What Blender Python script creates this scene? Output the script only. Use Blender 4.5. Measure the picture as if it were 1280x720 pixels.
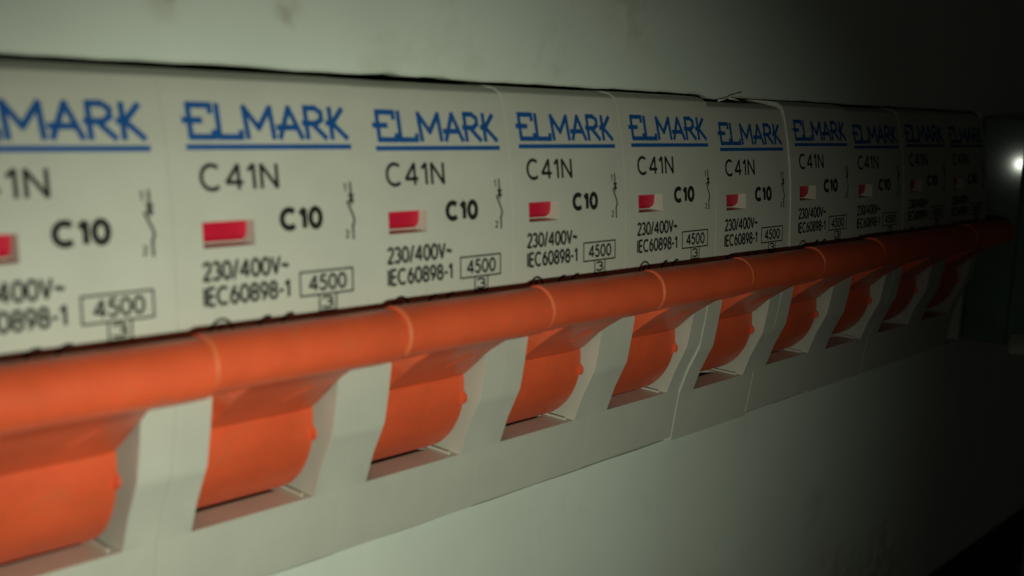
import bpy, bmesh, math, random
from mathutils import Vector, Matrix
random.seed(4)
S = bpy.context.scene
for o in list(bpy.data.objects): bpy.data.objects.remove(o)
C = S.collection
MM = 0.001
W = 17.7                                   # pitch of one breaker, mm

# ------------------------------------------------------------------ camera
cam_d = bpy.data.cameras.new('camera'); cam = bpy.data.objects.new('camera', cam_d); C.objects.link(cam)
CP = Vector((-39.255, -70.80, 3.64))
right = Vector((0.684804, -0.727856, 0.035605)); down = Vector((-0.097118, -0.139579, -0.985437)); fwd = Vector((0.722226, 0.671374, -0.166273))
m = Matrix((right, -down, -fwd)).transposed().to_4x4(); m.translation = CP * MM
cam.matrix_world = m
cam_d.sensor_width = 36; cam_d.lens = 1341.9 / 1280 * 36
cam_d.clip_start = 0.001; cam_d.clip_end = 5
cam_d.dof.use_dof = True; cam_d.dof.focus_distance = 0.138; cam_d.dof.aperture_fstop = 37
S.camera = cam

# ------------------------------------------------------------------ world + the phone lamp beside the lens
w = bpy.data.worlds.new('World'); S.world = w; w.use_nodes = True
w.node_tree.nodes['Background'].inputs[0].default_value = (1.0, 1.0, 0.78, 1)
w.node_tree.nodes['Background'].inputs[1].default_value = 0.003
LP = Vector((-36.0, -84.0, -9.5)); AIM = Vector((17, 0, -30))
ld = bpy.data.lights.new('phone_lamp', 'SPOT'); lamp = bpy.data.objects.new('phone_lamp', ld); C.objects.link(lamp)
ld.energy = 0.262; ld.color = (0.92, 1.0, 0.80); ld.shadow_soft_size = 0.0013
ld.spot_size = math.radians(69); ld.spot_blend = 1.0
lamp.location = LP * MM; lamp.rotation_euler = (AIM - LP).to_track_quat('-Z', 'Y').to_euler()
pd = bpy.data.lights.new('phone_lamp_spill', 'POINT'); spill = bpy.data.objects.new('phone_lamp_spill', pd); C.objects.link(spill)
pd.energy = 0.012; pd.color = (0.92, 1.0, 0.84); pd.shadow_soft_size = 0.0011; spill.location = LP * MM      # the same lamp's weak light outside its beam
S.view_settings.view_transform = 'Standard'; S.view_settings.look = 'None'
S.view_settings.exposure = 0; S.view_settings.gamma = 1
S.render.engine = 'CYCLES'

# ------------------------------------------------------------------ materials
def mat(name, col, rough=0.5, spec=0.5, var=0.0, vscale=300, bump=0.0, bscale=4000, dirt=None, coat=0.0, sss=0.0):
    M = bpy.data.materials.new(name); M.use_nodes = True
    nt = M.node_tree; b = nt.nodes['Principled BSDF']
    b.inputs['Base Color'].default_value = (*col, 1); b.inputs['Roughness'].default_value = rough
    b.inputs['Specular IOR Level'].default_value = spec; b.inputs['Coat Weight'].default_value = coat
    tc = nt.nodes.new('ShaderNodeTexCoord'); oi = nt.nodes.new('ShaderNodeObjectInfo')
    ad = nt.nodes.new('ShaderNodeVectorMath'); ad.operation = 'ADD'
    nt.links.new(tc.outputs['Object'], ad.inputs[0]); nt.links.new(oi.outputs['Location'], ad.inputs[1])
    vec = ad.outputs[0]
    def noise(scale, detail=4, rg=0.6):
        n = nt.nodes.new('ShaderNodeTexNoise'); n.inputs['Scale'].default_value = scale
        n.inputs['Detail'].default_value = detail; n.inputs['Roughness'].default_value = rg
        nt.links.new(vec, n.inputs['Vector']); return n
    src = None
    if var:
        n = noise(vscale)
        mr = nt.nodes.new('ShaderNodeMapRange'); mr.inputs[1].default_value = .3; mr.inputs[2].default_value = .7
        mr.inputs[3].default_value = 1 - var; mr.inputs[4].default_value = 1 + var * .5
        nt.links.new(n.outputs['Fac'], mr.inputs[0])
        mx = nt.nodes.new('ShaderNodeMix'); mx.data_type = 'RGBA'; mx.blend_type = 'MULTIPLY'; mx.inputs[0].default_value = 1
        mx.inputs[6].default_value = (*col, 1); nt.links.new(mr.outputs[0], mx.inputs[7]); src = mx.outputs[2]
    if dirt:                                # (colour, scale, low, high, amount)
        dcol, dsc, lo, hi, amt = dirt
        n2 = noise(dsc, 6, 0.7)
        r2 = nt.nodes.new('ShaderNodeMapRange'); r2.inputs[1].default_value = lo; r2.inputs[2].default_value = hi
        r2.inputs[3].default_value = 0; r2.inputs[4].default_value = amt
        nt.links.new(n2.outputs['Fac'], r2.inputs[0])
        m2 = nt.nodes.new('ShaderNodeMix'); m2.data_type = 'RGBA'
        nt.links.new(r2.outputs[0], m2.inputs[0])
        if src: nt.links.new(src, m2.inputs[6])
        else: m2.inputs[6].default_value = (*col, 1)
        m2.inputs[7].default_value = (*dcol, 1); src = m2.outputs[2]
    if src: nt.links.new(src, b.inputs['Base Color'])
    if bump:
        n3 = noise(bscale, 3); bp = nt.nodes.new('ShaderNodeBump'); bp.inputs['Strength'].default_value = bump
        bp.inputs['Distance'].default_value = 0.00005
        nt.links.new(n3.outputs['Fac'], bp.inputs['Height']); nt.links.new(bp.outputs[0], b.inputs['Normal'])
    if sss:
        b.inputs['Subsurface Weight'].default_value = sss; b.inputs['Subsurface Radius'].default_value = (1, .3, .1)
        b.inputs['Subsurface Scale'].default_value = 0.0006
    return M
M_body = mat('breaker_plastic', (.61, .60, .52), .48, .4, var=.06, vscale=180, bump=.25, bscale=5000, dirt=((.36, .33, .24), 900, .66, .85, .45))
M_cover = mat('cover_plastic', (.80, .84, .755), .45, .4, var=.06, vscale=60, bump=.3, bscale=2500, dirt=((.42, .36, .22), 75, .60, .80, .38))
M_orange = mat('orange_plastic', (.86, .122, .044), .36, .5, var=.14, vscale=200, bump=.3, bscale=2200, dirt=((.50, .17, .08), 420, .56, .8, .5))
M_ring = mat('orange_edge_highlight', (.86, .22, .085), .5, .4, var=.1)
M_red = mat('red_flag_plastic', (.62, .012, .045), .4, .4, var=.08, vscale=900)
M_blue = mat('blue_ink', (.012, .10, .35), .5, .3, var=.15, vscale=1500)
M_black = mat('black_ink', (.022, .022, .020), .5, .3, var=.3, vscale=2500)
M_rim = mat('pale_rim_plastic', (.70, .69, .58), .45, .4, var=.05)
M_dark = mat('dark_steel', (.05, .05, .045), .6, .3, var=.2)
M_cheek = mat('greenish_gloss_plastic', (.20, .30, .235), .07, .5, var=.3, vscale=160, bump=.012, bscale=500, dirt=((.16, .2, .15), 500, .58, .75, .5))

def smudge_and_reflection(M, spots, col):                  # finger marks and a painted brown reflection: soft blotches fixed on the plate (centre x, z, radius, amount; mm)
    nt = M.node_tree; b = nt.nodes['Principled BSDF']; tc = nt.nodes.new('ShaderNodeTexCoord')
    nz = nt.nodes.new('ShaderNodeTexNoise'); nz.inputs['Scale'].default_value = 420; nz.inputs['Detail'].default_value = 5
    nt.links.new(tc.outputs['Object'], nz.inputs['Vector']); acc = None
    for x, z, r, a in spots:
        d = nt.nodes.new('ShaderNodeVectorMath'); d.operation = 'DISTANCE'; d.inputs[1].default_value = (x * MM, 3.93 * MM, z * MM)
        nt.links.new(tc.outputs['Object'], d.inputs[0])
        k = nt.nodes.new('ShaderNodeMapRange'); k.interpolation_type = 'SMOOTHSTEP'
        k.inputs[1].default_value = r * MM; k.inputs[2].default_value = 0; k.inputs[3].default_value = 0; k.inputs[4].default_value = a
        nt.links.new(d.outputs['Value'], k.inputs[0])
        if acc is None: acc = k.outputs[0]
        else:
            m_ = nt.nodes.new('ShaderNodeMath'); m_.operation = 'ADD'; m_.use_clamp = True
            nt.links.new(acc, m_.inputs[0]); nt.links.new(k.outputs[0], m_.inputs[1]); acc = m_.outputs[0]
    nr = nt.nodes.new('ShaderNodeMapRange'); nr.inputs[1].default_value = .38; nr.inputs[2].default_value = .62
    nt.links.new(nz.outputs['Fac'], nr.inputs[0])
    m_ = nt.nodes.new('ShaderNodeMath'); m_.operation = 'MULTIPLY'; nt.links.new(acc, m_.inputs[0]); nt.links.new(nr.outputs[0], m_.inputs[1])
    mx = nt.nodes.new('ShaderNodeMix'); mx.data_type = 'RGBA'; old = b.inputs['Base Color'].links[0].from_socket
    nt.links.new(m_.outputs[0], mx.inputs[0]); nt.links.new(old, mx.inputs[6]); mx.inputs[7].default_value = (*col, 1)
    nt.links.new(mx.outputs[2], b.inputs['Base Color'])
smudge_and_reflection(M_cover, [(2.5, 10.9, 2.6, .55), (13.4, 10.7, 2.0, .75), (47, 8.6, 2.5, .35), (120, -76, 16, .6), (88, -66, 9, .35), (140, -78, 18, .6), (60, 15, 8, .3), (30, -60, 9, .25)], (.40, .33, .20))  # the large lower-right blotches paint in a brown reflection

# ------------------------------------------------------------------ helpers (all shapes in mm, stored in metres)
def link(name, me, material, parent=None, smooth=False):
    o = bpy.data.objects.new(name, me); C.objects.link(o)
    if not me.materials: me.materials.append(material)
    if smooth:
        for p in me.polygons: p.use_smooth = True
    if parent: o.parent = parent
    return o
def mesh(name, vs, fs):
    me = bpy.data.meshes.new(name); me.from_pydata([tuple(c * MM for c in v) for v in vs], [], fs); me.update(); return me
def bm_mesh(name, bm):
    for v in bm.verts: v.co *= MM
    me = bpy.data.meshes.new(name); bm.to_mesh(me); bm.free(); return me
def box_bm(x0, x1, y0, y1, z0, z1):
    bm = bmesh.new(); bmesh.ops.create_cube(bm, size=1)
    for v in bm.verts:
        v.co = Vector(((x0 + x1) / 2 + v.co.x * (x1 - x0), (y0 + y1) / 2 + v.co.y * (y1 - y0), (z0 + z1) / 2 + v.co.z * (z1 - z0)))
    return bm
def prism_bm(pts, x0, x1):                  # extrude a (y,z) outline along x
    bm = bmesh.new()
    a = [bm.verts.new((x0, y, z)) for y, z in pts]; b = [bm.verts.new((x1, y, z)) for y, z in pts]
    n = len(pts)
    bm.faces.new(a); bm.faces.new(list(reversed(b)))
    for i in range(n): bm.faces.new((a[(i + 1) % n], a[i], b[i], b[(i + 1) % n]))
    bmesh.ops.recalc_face_normals(bm, faces=bm.faces); return bm
def raw(name, bm):
    me = bpy.data.meshes.new(name); bm.to_mesh(me); bm.free(); return me
def solid(name, base, cuts=(), joins=(), bevel=0.12, seg=2, angle=25):
    """boolean + bevel in millimetres, evaluated once, then scaled to metres"""
    o = bpy.data.objects.new('tmp', raw('tmp', base)); C.objects.link(o); tmp = [o]
    for kind, lst in (('UNION', joins), ('DIFFERENCE', cuts)):
        for bm in lst:
            t = bpy.data.objects.new('tmp', raw('tmp', bm)); C.objects.link(t); tmp.append(t)
            md = o.modifiers.new('b', 'BOOLEAN'); md.operation = kind; md.object = t; md.solver = 'EXACT'
    for p in o.data.polygons: p.use_smooth = True
    if bevel:
        bv = o.modifiers.new('v', 'BEVEL'); bv.width = bevel; bv.segments = seg; bv.limit_method = 'ANGLE'; bv.angle_limit = math.radians(angle)
        bv.use_clamp_overlap = True; bv.face_strength_mode = 'FSTR_NONE'
        wn = o.modifiers.new('n', 'WEIGHTED_NORMAL'); wn.weight = 100; wn.mode = 'FACE_AREA'; wn.thresh = .01
    dg = bpy.context.evaluated_depsgraph_get()
    me = bpy.data.meshes.new_from_object(o.evaluated_get(dg))
    for t in tmp: bpy.data.objects.remove(t)
    me.name = name; me.materials.clear()
    for v in me.vertices: v.co = v.co * MM
    return me

# front profile of a breaker nose (y, z), panel vertical, y grows into the wall
PR = [(2.87, 5.46), (1.9, 5.3), (1.18, 4.88), (.62, 3.6), (-.12, .62), (-.60, -2.1), (-.98, -4.91), (-1.22, -7.4), (-1.36, -9.91), (-1.46, -11.6), (-1.53, -13.32),
      (-1.40, -16.2), (-.99, -18.94), (-.70, -21.3), (-.20, -24.3), (.2, -25.2), (1.34, -27.64), (2.34, -30.61), (2.72, -33.3), (3.20, -36.95)]
def prof_y(z):
    for (ya, za), (yb, zb) in zip(PR[:-1], PR[1:]):
        if zb <= z <= za: return ya + (yb - ya) * (z - za) / (zb - za)
    return PR[0][0] if z > PR[0][1] else PR[-1][0]

# ------------------------------------------------------------------ flat print, laid on the curved face
LIFT = 0.045
def wrap(name, polys):
    """polys: list of (list of (x,z), faces, extra lift)"""
    vs, fs = [], []
    for pts, faces, l in polys:
        k = len(vs)
        vs += [(x, prof_y(z) - LIFT - l, z) for x, z in pts]
        fs += [tuple(i + k for i in f) for f in faces]
    return mesh(name, vs, fs)
def strokes(lines, wd, l0=0.0, step=0.003, cap=.35):
    out = []; k = 0
    for ln in lines:
        for (xa, za), (xb, zb) in zip(ln[:-1], ln[1:]):
            dx, dz = xb - xa, zb - za; L = math.hypot(dx, dz)
            if L < 1e-6: continue
            n = max(1, int(L / 1.2)); ux, uz = dx / L, dz / L; e = wd * cap
            pa = (xa - ux * e, za - uz * e); pb = (xb + ux * e, zb + uz * e)
            pts = []; fs = []
            for i in range(n + 1):
                t = i / n; x = pa[0] + (pb[0] - pa[0]) * t; z = pa[1] + (pb[1] - pa[1]) * t
                pts += [(x - uz * wd / 2, z + ux * wd / 2), (x + uz * wd / 2, z - ux * wd / 2)]
                if i: fs.append((2 * i - 2, 2 * i - 1, 2 * i + 1, 2 * i))
            out.append((pts, fs, l0 + (k % 8) * step)); k += 1
    return out
def arc(cx, cz, rx, rz, a0, a1, n=14):
    return [(cx + rx * math.cos(math.radians(a0 + (a1 - a0) * i / n)), cz + rz * math.sin(math.radians(a0 + (a1 - a0) * i / n))) for i in range(n + 1)]

# plain drawn lettering: each glyph is a set of pen strokes in a unit box, with its width
def _a(cx, cy, rx, ry, a0, a1, n=12): return arc(cx, cy, rx, ry, a0, a1, n)
GL = {
    'C': (.86, [_a(.55, .5, .55, .5, 52, 308, 14)]), '0': (.66, [_a(.5, .5, .5, .5, 0, 360, 18)]),
    'O': (.80, [_a(.5, .5, .5, .5, 0, 360, 18)]),
    '1': (.36, [[(.0, .76), (.75, 1), (.75, 0)]]), '4': (.76, [[(.74, 0), (.74, 1), (0, .27), (1, .27)]]),
    'N': (.74, [[(0, 0), (0, 1), (1, 0), (1, 1)]]), 'I': (.12, [[(.5, 0), (.5, 1)]]),
    'E': (.52, [[(1, 1), (0, 1), (0, 0), (1, 0)], [(0, .52), (.9, .52)]]),
    '2': (.58, [_a(.5, .72, .46, .28, 160, -30, 9) + [(0, 0), (1, 0)]]),
    '3': (.56, [_a(.42, .75, .48, .25, 150, -80, 9), _a(.42, .26, .54, .26, 85, -150, 10)]),
    '5': (.56, [[(.92, 1), (.16, 1), (.08, .55)] + _a(.42, .32, .54, .32, 120, -150, 11)]),
    '6': (.60, [_a(.5, .32, .46, .32, 0, 360, 14), [(.06, .36), (.22, .72), (.72, 1)]]),
    '9': (.60, [_a(.5, .68, .46, .32, 0, 360, 14), [(.94, .64), (.78, .28), (.28, 0)]]),
    '8': (.60, [_a(.5, .75, .42, .25, 0, 360, 12), _a(.5, .26, .5, .26, 0, 360, 14)]),
    '/': (.36, [[(0, -.05), (1, 1.05)]]), 'V': (.70, [[(0, 1), (.5, 0), (1, 1)]]),
    '-': (.34, [[(0, .42), (1, .42)]]),
    '~': (.55, [[(0, .42), (.2, .54), (.4, .52), (.6, .42), (.8, .40), (1, .52)]]),
    'S': (.60, [_a(.5, .74, .44, .26, 40, 265, 9) + _a(.5, .25, .48, .25, 80, -140, 9)]),
}
def draw_text(s, x0, x1, z0, z1, wd, gap=.24, l0=0.0):
    tot = sum(GL[c][0] for c in s) + gap * (len(s) - 1); sx_ = (x1 - x0 - wd) / tot; sz = z1 - z0 - wd
    out = []; cur = 0
    for c in s:
        gw, ls = GL[c]
        out += [[(x0 + wd / 2 + (cur + u * gw) * sx_, z0 + wd / 2 + v * sz) for u, v in l] for l in ls]; cur += gw + gap
    return strokes(out, wd, l0, cap=.12)

# brand lettering drawn stroke by stroke
LX0, LX1, LZ0, LZ1 = .095 * W, .912 * W, .62, 2.92
def U(x, y): return (LX0 + x * (LX1 - LX0), LZ0 + y * (LZ1 - LZ0))
LET = [
    [(.02, 1), (.145, 1), (.145, .80)], [(.022, 1), (.022, 0), (.155, 0), (.155, .17)], [(-.01, .52), (.085, .52)],          # E
    [(.185, 1), (.185, 0), (.315, 0), (.315, .17)],                                                                        # L
    [(.355, 0), (.345, .97), (.425, .30), (.505, .97), (.515, 0)],                                                          # M
    [(.555, 0), (.625, .98), (.695, 0)], [(.545, .33), (.672, .33)],                                                        # A
    [(.735, 0), (.735, 1), (.80, 1), (.838, .86), (.838, .62), (.80, .48), (.715, .48)], [(.775, .46), (.855, 0)],          # R
    [(.90, 1), (.90, 0)], [(.875, .50), (.925, .50)], [(.985, .98), (.912, .50), (1.0, 0)],                                # K
]
me_brand = wrap('brand_lettering', strokes([[U(*p) for p in l] for l in LET], .45))
me_under = wrap('brand_underline', [([(x, z) for x in [(.085 + .0848 * i) * W for i in range(11)] for z in (.10, -.30)],
                                     [(2 * i, 2 * i + 1, 2 * i + 3, 2 * i + 2) for i in range(10)], 0)])
me_model = wrap('model_lettering', draw_text('C41N', .128 * W, .515 * W, -3.35, -1.25, .31, gap=.27))
me_rating = wrap('rating_lettering', draw_text('C10', .503 * W, .738 * W, -6.60, -4.72, .47, gap=.30))
me_volt = wrap('voltage_lettering', draw_text('230/400V~', .112 * W, .545 * W, -9.92, -8.40, .255, gap=.24))
me_std = wrap('standard_lettering', draw_text('IEC60898-1', .110 * W, .550 * W, -11.80, -10.28, .255, gap=.24))
bx0, bx1, bz0, bz1 = .602 * W, .898 * W, -11.85, -9.95
frame = [[(bx0, bz0), (bx1, bz0)], [(bx1, bz0), (bx1, bz1)], [(bx1, bz1), (bx0, bz1)], [(bx0, bz1), (bx0, bz0)]]
tx0, tx1, tz0 = .705 * W, .800 * W, -13.2
frame += [[(tx0, bz0), (tx0, tz0)], [(tx1, bz0), (tx1, tz0)], [(tx0, tz0), (tx1, tz0)]]
me_cap = wrap('capacity_lettering', strokes(frame, .15) + draw_text('4500', .645 * W, .862 * W, -11.58, -10.2, .23, gap=.26, l0=.004)
              + draw_text('3', .718 * W, .788 * W, -13.05, -11.98, .19, l0=.004))
sx = .905 * W
sym = [[(sx, -3.0), (sx, -3.9)], [(sx - .22, -3.98), (sx + .22, -4.5)], [(sx + .22, -3.98), (sx - .22, -4.5)], [(sx, -4.0), (sx, -4.75)],
       [(sx - .42, -4.55), (sx - .05, -5.35), (sx + .16, -5.8), (sx + .20, -6.2), (sx - .02, -6.6)], [(sx + .06, -6.6), (sx + .06, -7.55)]]
me_sym = wrap('circuit_symbol', strokes(sym, .19) + draw_text('1', sx - .68, sx - .40, -3.75, -3.0, .12) + draw_text('2', sx - .76, sx - .36, -7.5, -6.8, .12))
cx, cz = .195 * W, -13.75
me_appr = wrap('approval_marks', strokes([arc(cx, cz, .95, .95, 0, 360, 22)], .2) + draw_text('S', cx - .33, cx + .33, cz - .55, cz + .55, .16, l0=.004)
               + strokes([arc(.425 * W, -13.9, .85, .85, 75, 285, 12), arc(.545 * W, -13.9, .85, .85, 75, 285, 12), [(.50 * W, -13.9), (.545 * W, -13.9)]], .24))

# ------------------------------------------------------------------ the breaker body
XL, XR = .172 * W, .845 * W
back = 14.0
body_pts = PR + [(5.5, -37.05), (back, -37.05), (back, 5.6), (5.0, 5.6)]
FW0, FW1, FZ0, FZ1 = .132 * W, .382 * W, -7.38, -5.50
lip_z = -30.55
me_body = solid('breaker_body', prism_bm(body_pts, .014, W - .014),
    cuts=[box_bm(XL, XR, -6, 12.2, lip_z, -15.2), box_bm(XL + .05, XR - 1.5, 5.7, 12.6, -34.5, -30.0), box_bm(FW0, FW1, -4, .62, FZ0, FZ1)], bevel=.085, seg=2)
me_rib = solid('recess_rib', box_bm(XR - .95, XR - .72, 2.9, 8.0, lip_z + .004, lip_z + .28), bevel=.06)
# red flag: a slightly rounded drum face behind the window
fy, fz0, fz1 = -.02, FZ0 + .06, FZ1 + .1
fp = [(fy, fz1), (fy - .02, fz1 - .6), (fy, fz0 + .75), (fy + .14, fz0 + .42), (fy + .5, fz0 + .12), (fy + 1.0, fz0), (fy + 1.0, fz1)]
me_flag = solid('indicator_flag', prism_bm(fp, FW0 + .02, FW1 - .02), bevel=.05)

# ------------------------------------------------------------------ the orange handle
DC = (8.3, -23.4); DR = 7.35
def circ(cy, cz_, r, a0, a1, n): return [(cy + r * math.cos(math.radians(a0 + (a1 - a0) * i / n)), cz_ + r * math.sin(math.radians(a0 + (a1 - a0) * i / n))) for i in range(n + 1)]
bar_pts = circ(-4.70, -15.15, 2.2, 20, 245, 20) + [(-2.85, -18.12), (-2.35, -18.1), (-2.1, -17.3), (-2.3, -14.6)]
bar_bm = prism_bm(bar_pts, .03, W - .03)
# web tapering from the bar down to the drum
def web_bm():
    bm = bmesh.new()
    # sections: (front edge y, z, front middle y, z, back y, z, x left back, x left front, x right)
    secs = [(-3.6, -17.0, -5.75, -16.95, -1.2, -15.6, .160, .215, .850), (-2.85, -18.02, -3.25, -18.60, -.6, -17.3, .160, .215, .850),
            (-1.2, -19.75, -1.25, -20.05, 1.6, -19.0, .175, .235, .832), (.45, -21.55, .45, -21.60, 3.4, -21.2, .190, .21, .806), (1.9, -22.6, 1.9, -22.6, 6, -22.8, .190, .205, .80)]
    rows = []
    for yf, zf, ym, zm, yb, zb, a, b, c in secs:
        rows.append([bm.verts.new((a * W, yf + .9, zf + .35)), bm.verts.new((b * W, ym, zm)), bm.verts.new(((c - .10) * W, ym, zm)), bm.verts.new((c * W - .2, yf + .05, zf + .02)),
                     bm.verts.new((c * W, yf + .45, zf + .2)), bm.verts.new((c * W, yb, zb)), bm.verts.new((a * W, yb, zb))])
    for r0, r1 in zip(rows[:-1], rows[1:]):
        for i in range(7):
            q4 = (r0[i], r0[(i + 1) % 7], r1[(i + 1) % 7], r1[i])
            bm.faces.new(q4[:3]); bm.faces.new((q4[0], q4[2], q4[3]))
    bm.faces.new(rows[0]); bm.faces.new(rows[-1]); bmesh.ops.recalc_face_normals(bm, faces=bm.faces); return bm
drum_bm = prism_bm(circ(*DC, DR, 0, 360, 72)[:-1], .190 * W, .800 * W)
nub_bm = prism_bm(circ(1.22, -24.25, .66, 0, 360, 20)[:-1], .786 * W, .806 * W)
me_handle = solid('switch_handle', bar_bm, joins=[web_bm(), drum_bm, nub_bm], bevel=.18, seg=2, angle=35)
# light caught by each grip's left lip, painted as a paler edge
ring_pts = circ(-4.70, -15.15, 2.225, 95, 232, 18)
vs, fs = [], []
for i, (y, z) in enumerate(ring_pts):
    yi, zi = -4.70 + (y + 4.70) * .93, -15.15 + (z + 15.15) * .93
    for x, (a, b) in ((-.02, (yi, zi)), (.10, (y, z)), (.26, (y, z)), (.42, (yi, zi))): vs.append((x, a, b))
    if i:
        k = 4 * i
        for j in range(3): fs.append((k - 4 + j, k - 3 + j, k + 1 + j, k + j))
me_ring = mesh('grip_edge', vs, fs)
# faint slanting mould ridge across the web
def ridge_bm():
    bm = bmesh.new()
    p0, p1 = Vector((.62 * W, -2.95, -18.86)), Vector((.545 * W, -1.15, -20.16))
    d = (p1 - p0).normalized(); n = Vector((0, -.70, -.71)); s = d.cross(n).normalized()
    sec = [(-.28, 0.0), (-.05, .07), (.05, .07), (.28, 0.0), (0, -.3)]
    a = [bm.verts.new(p0 + s * u + n * v) for u, v in sec]; b = [bm.verts.new(p1 + s * u + n * v) for u, v in sec]
    for i in range(5): bm.faces.new((a[i], a[(i + 1) % 5], b[(i + 1) % 5], b[i]))
    bm.faces.new(a); bm.faces.new(b); bmesh.ops.recalc_face_normals(bm, faces=bm.faces); return bm
me_ridge = bm_mesh('mould_ridge', ridge_bm())

# ------------------------------------------------------------------ the row
labels = [
    'off-white breaker cut off by the left edge, only MARK of its blue name showing',
    'widest-looking off-white breaker with its full blue name, second from the left edge',
    'off-white breaker third from the left edge, red flag filling its window',
    'off-white breaker fourth from the left edge, thin pale strip beside its red flag',
    'off-white breaker fifth from the left, just left of the one sitting lower',
    'off-white breaker sitting lower than both its neighbours, blue name dropped with it',
    'dimly lit breaker just right of the lower one, window half red half white',
    'dim breaker third from the dark right end, pale edge line along its left side',
    'very dim breaker next to last, name barely readable above a small white gap',
    'darkest breaker at the far right end, its letters lost in shadow']
dz = [0, 0, -.05, .06, .16, -.40, .12, -.16, .0, -.10]
dy = [0, 0, .0, -.01, .0, -.04, -.16, .02, -.04, .05]
parts = [('body', me_body, M_body), ('switch_handle', me_handle, M_orange), ('indicator_flag', me_flag, M_red), ('brand_lettering', me_brand, M_blue),
         ('brand_underline', me_under, M_blue), ('model_lettering', me_model, M_black), ('rating_lettering', me_rating, M_black),
         ('voltage_lettering', me_volt, M_black), ('standard_lettering', me_std, M_black), ('capacity_lettering', me_cap, M_black),
         ('circuit_symbol', me_sym, M_black), ('approval_marks', me_appr, M_black), ('recess_rib', me_rib, M_body)]
for k in range(10):
    root = bpy.data.objects.new('circuit_breaker', None); C.objects.link(root)
    root.empty_display_size = .005
    root.location = ((k - 1) * W * MM, dy[k] * MM, dz[k] * MM)
    root['label'] = labels[k]; root['category'] = 'circuit breaker'; root['group'] = 'circuit breakers in a row with tied orange handles'
    hz = -dz[k] + random.uniform(-.10, .10); hy = -dy[k] + random.uniform(-.13, .13)
    px_, pz_ = random.uniform(-.12, .12), random.uniform(-.07, .07)
    if k == 6: hy -= .22
    for nm, me, ma in parts:
        o = link(nm, me, ma, root)
        if nm.endswith(('lettering', 'underline', 'marks', 'symbol')):      # print never lands twice in the same spot
            o.location = ((px_ + random.uniform(-.02, .02)) * MM, 0, pz_ * MM)
        if nm == 'switch_handle':
            o.location = (0, hy * MM, (hz + .09) * MM); o.rotation_euler = (0, .0095, random.uniform(-.004, .004))
            link('grip_edge', me_ring, M_ring, o, smooth=True); link('mould_ridge', me_ridge, M_orange, o)

# ------------------------------------------------------------------ cover plate with the hand-cut opening
def cover():
    X0, X1, Z0, Z1 = -70, 240, -88, 75
    cx0, cx1 = -30, 167.2
    yF, yB = 3.93, 6.1
    top = []; n = 260
    for i in range(n + 1):
        x = cx0 + (cx1 - cx0) * i / n
        z = 6.20 + .03 * math.sin(x * .31) + .025 * math.sin(x * 1.13 + 1) + .015 * math.sin(x * 2.9)
        for c0, h, wd in ((24.5, .22, 1.3), (30.5, .17, 1.6), (9, .10, 2.5), (58, .1, 2), (77.5, -.30, 2.0), (100, .12, 3)):
            z += h * math.exp(-((x - c0) / wd) ** 2)
        if x > 75: z -= .18
        top.append((x, z))
    bot = [(cx0 + (cx1 - cx0) * i / 60, -37.42 + .04 * math.sin(i * 1.7)) for i in range(61)]
    bm = bmesh.new()
    def strip(f0, f1):                      # quads between two x-aligned rows at both depths
        pass
    vt = [bm.verts.new((x, yF, z)) for x, z in top]; vT = [bm.verts.new((x, yF, Z1)) for x, z in top]
    vr = [bm.verts.new((x, yF + .25, z - .22)) for x, z in top]; vi = [bm.verts.new((x, yB, z - .22)) for x, z in top]
    for i in range(n):
        bm.faces.new((vt[i], vt[i + 1], vT[i + 1], vT[i])); bm.faces.new((vr[i], vr[i + 1], vt[i + 1], vt[i])); bm.faces.new((vi[i], vi[i + 1], vr[i + 1], vr[i]))
    wt = [bm.verts.new((x, yF, z)) for x, z in bot]; wB = [bm.verts.new((x, yF, Z0 + 5)) for x, z in bot]; wi = [bm.verts.new((x, yB, z)) for x, z in bot]
    fl = []
    for j in range(1, 7):
        a = math.radians(90 * j / 6); fl.append((yF + 5 - 5 * math.cos(a), Z0 + 5 - 5 * math.sin(a)))
    fl.append((yF + 14, Z0))
    flr = [[bm.verts.new((x, y, z)) for x, _ in bot] for y, z in fl]
    for i in range(60):
        bm.faces.new((wB[i], wB[i + 1], wt[i + 1], wt[i])); bm.faces.new((wt[i], wt[i + 1], wi[i + 1], wi[i]))
        pr = wB
        for r in flr:
            bm.faces.new((r[i], r[i + 1], pr[i + 1], pr[i])); pr = r
    # left and right fields beside the opening
    for xa, xb, t, T, b_, B, side in ((X0, cx0, vt[0], vT[0], wt[0], wB[0], 0), (cx1, X1, vt[-1], vT[-1], wt[-1], wB[-1], 1)):
        xo = xa if side == 0 else xb
        oT = bm.verts.new((xo, yF, Z1)); ot = bm.verts.new((xo, yF, t.co.z)); ob = bm.verts.new((xo, yF, b_.co.z)); oB = bm.verts.new((xo, yF, B.co.z))
        q = [(oT, ot, t, T), (ot, ob, b_, t), (ob, oB, B, b_)]
        for f in q: bm.faces.new(f if side == 0 else tuple(reversed(f)))
        prev_o, prev_i = oB, B
        for (y, z), r in zip(fl, flr):
            no = bm.verts.new((xo, y, z)); ni = r[0] if side == 0 else r[-1]
            f = (prev_o, no, ni, prev_i); bm.faces.new(f if side == 0 else tuple(reversed(f))); prev_o, prev_i = no, ni
    for a, b_ in ((vt[0], wt[0]), (vt[-1], wt[-1])):
        p = bm.verts.new((a.co.x, yB, a.co.z)); q = bm.verts.new((b_.co.x, yB, b_.co.z)); bm.faces.new((a, b_, q, p))
    bmesh.ops.recalc_face_normals(bm, faces=bm.faces)
    me = bm_mesh('cover_plate', bm)
    for p in me.polygons: p.use_smooth = True
    me.set_sharp_from_angle(angle=math.radians(30))
    return me
cov = bpy.data.objects.new('cover_plate', None); C.objects.link(cov)
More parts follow.
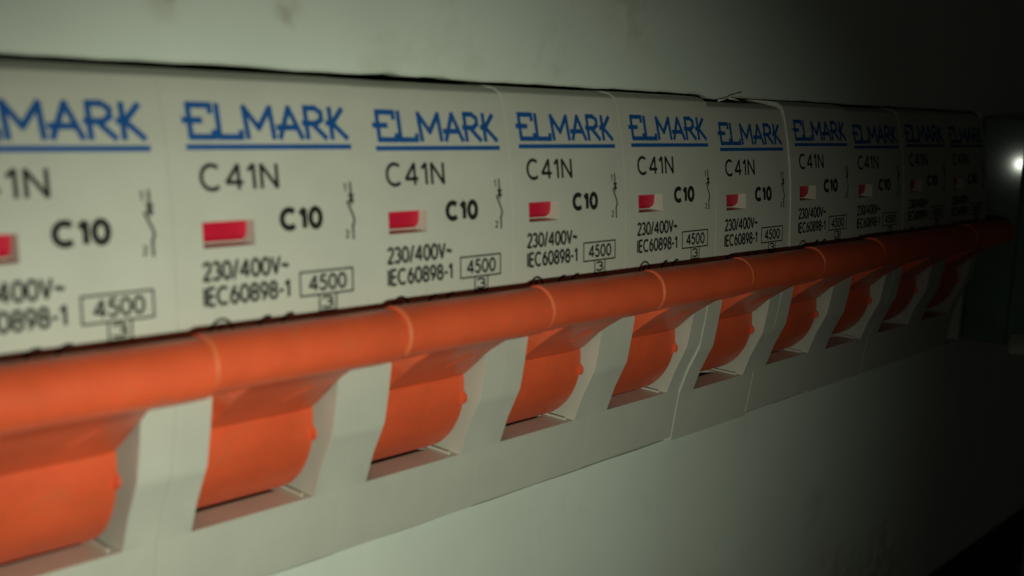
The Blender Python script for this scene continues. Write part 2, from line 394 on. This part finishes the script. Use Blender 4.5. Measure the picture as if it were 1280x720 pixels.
cov['label'] = 'smudged pale grey-green plastic cover plate with the long opening around the breakers'; cov['category'] = 'cover plate'
link('plate', cover(), M_cover, cov)
# loose burr of plastic left on the cut edge above the lower breaker
def curl(pts, r0, r1):
    bm = bmesh.new(); rings = []
    for i, p in enumerate(pts):
        p = Vector(p); q = Vector(pts[min(i + 1, len(pts) - 1)]) - Vector(pts[max(i - 1, 0)]); q.normalize()
        a = q.cross(Vector((0, 1, 0))).normalized(); b = q.cross(a).normalized(); r = r0 + (r1 - r0) * i / (len(pts) - 1)
        rings.append([bm.verts.new(p + (a * math.cos(t * math.pi / 3) + b * .5 * math.sin(t * math.pi / 3)) * r) for t in range(6)])
    for x, y in zip(rings[:-1], rings[1:]):
        for t in range(6): bm.faces.new((x[t], x[(t + 1) % 6], y[(t + 1) % 6], y[t]))
    bm.faces.new(rings[0]); bm.faces.new(rings[-1]); bmesh.ops.recalc_face_normals(bm, faces=bm.faces); return bm
for pts in ([(77.2, 3.6, 5.3), (78.4, 3.4, 5.55), (79.8, 3.3, 6.05), (81.2, 3.5, 6.3), (82.6, 3.6, 6.55)], [(79.5, 3.5, 5.7), (80.8, 3.2, 5.55), (82.4, 3.4, 5.35)]):
    link('plastic_burr', bm_mesh('plastic_burr', curl(pts, .13, .05)), M_rim, cov, smooth=True)

# ------------------------------------------------------------------ glossy end cheek of the opening
P0 = Vector((169.6, -3.2, -3.4))
nrm = ((CP - P0).normalized() + (LP - P0).normalized()).normalized()
tan = Vector((-nrm.y, nrm.x, 0)).normalized()
if tan.y > 0: tan = -tan                    # points toward the viewer
nh = Vector((nrm.x, nrm.y, 0)).normalized()
tilt = nrm.z / math.hypot(nrm.x, nrm.y)
def slab(a, b, z0, z1, th):                 # along the tangent from a to b
    bm = bmesh.new(); v = []
    for t in (a, b):
        for z in (z0, z1):
            for d in (0, -th):
                q = Vector((P0.x, P0.y, 0)) + tan * t + nh * (d - tilt * (z - P0.z)); v.append(bm.verts.new((q.x, q.y, z)))
    for f in ((0, 4, 6, 2), (1, 3, 7, 5), (0, 2, 3, 1), (4, 5, 7, 6), (2, 6, 7, 3), (0, 1, 5, 4)): bm.faces.new([v[i] for i in f])
    bmesh.ops.recalc_face_normals(bm, faces=bm.faces); return bm
ch = bpy.data.objects.new('end_cheek', None); C.objects.link(ch); ch.location = (0, 0, 0)
ch['label'] = 'glossy dark green-tinted end cheek beyond the far right breaker, catching a small white glint'; ch['category'] = 'end cheek'
link('cheek_panel', solid('cheek_panel', slab(-7.0, .75, -37.2, 5.0, 3), bevel=.5, seg=3), M_cheek, ch)
link('cheek_panel', solid('cheek_panel', slab(.95, 16, -37.2, 5.0, 3), bevel=.3, seg=3), M_cheek, ch)
lipm = bmesh.new()  # added wedge, its top turned to the lamp for a bright edge
q = [Vector((P0.x, P0.y, 0)) + tan * t + nh * d for t, d in ((1.2, .2), (16, .2), (16, 5), (1.2, 3.4))]
zz = (-34.6, -33.6, -36.5, -36.8)
a = [lipm.verts.new((v.x, v.y, z)) for v, z in zip(q, zz)]; b = [lipm.verts.new((v.x, v.y, -38.5)) for v in q]
for i in range(4): lipm.faces.new((a[i], a[(i + 1) % 4], b[(i + 1) % 4], b[i]))
lipm.faces.new(a); lipm.faces.new(b); bmesh.ops.recalc_face_normals(lipm, faces=lipm.faces)
link('added_bright_lip', solid('added_bright_lip', lipm, bevel=.9, seg=4), M_body, ch)

# ------------------------------------------------------------------ back of the cabinet
bp = link('cabinet_back_wall', bm_mesh('cabinet_back_wall', box_bm(-80, 260, 14.02, 16, -140, 90)), M_dark); bp['kind'] = 'structure'

# ------------------------------------------------------------------ settled dust and plastic crumbs
M_dust = mat('dust', (.62, .60, .52), .8, .2)
vs, fs = [], []
def fleck(p, r):
    k = len(vs)
    for d in ((1, 0, 0), (-.4, 0, .9), (-.6, 0, -.7), (0, -.8, .1)):
        vs.append(tuple(p[i] + r * d[i] * random.uniform(.6, 1.3) for i in range(3)))
    fs.extend([(k, k + 1, k + 3), (k + 1, k + 2, k + 3), (k + 2, k, k + 3)])
for _ in range(170):
    x = random.uniform(-12, 158); z = random.choice((random.uniform(-36.5, -31), random.uniform(-36.5, -31), random.uniform(-12, 4)))
    fleck((x, prof_y(z) - .03, z), random.uniform(.02, .06))
for _ in range(150):
    z = random.choice((random.uniform(7, 30), random.uniform(-75, -38.5))); fleck((random.uniform(-15, 165), 3.91, z), random.uniform(.03, .09))
for _ in range(60):
    a = math.radians(random.uniform(120, 230)); fleck((random.uniform(-12, 158), -4.7 + 2.24 * math.cos(a), -15.15 + 2.24 * math.sin(a)), random.uniform(.02, .05))
du = link('dust', mesh('dust', vs, fs), M_dust); du['kind'] = 'stuff'
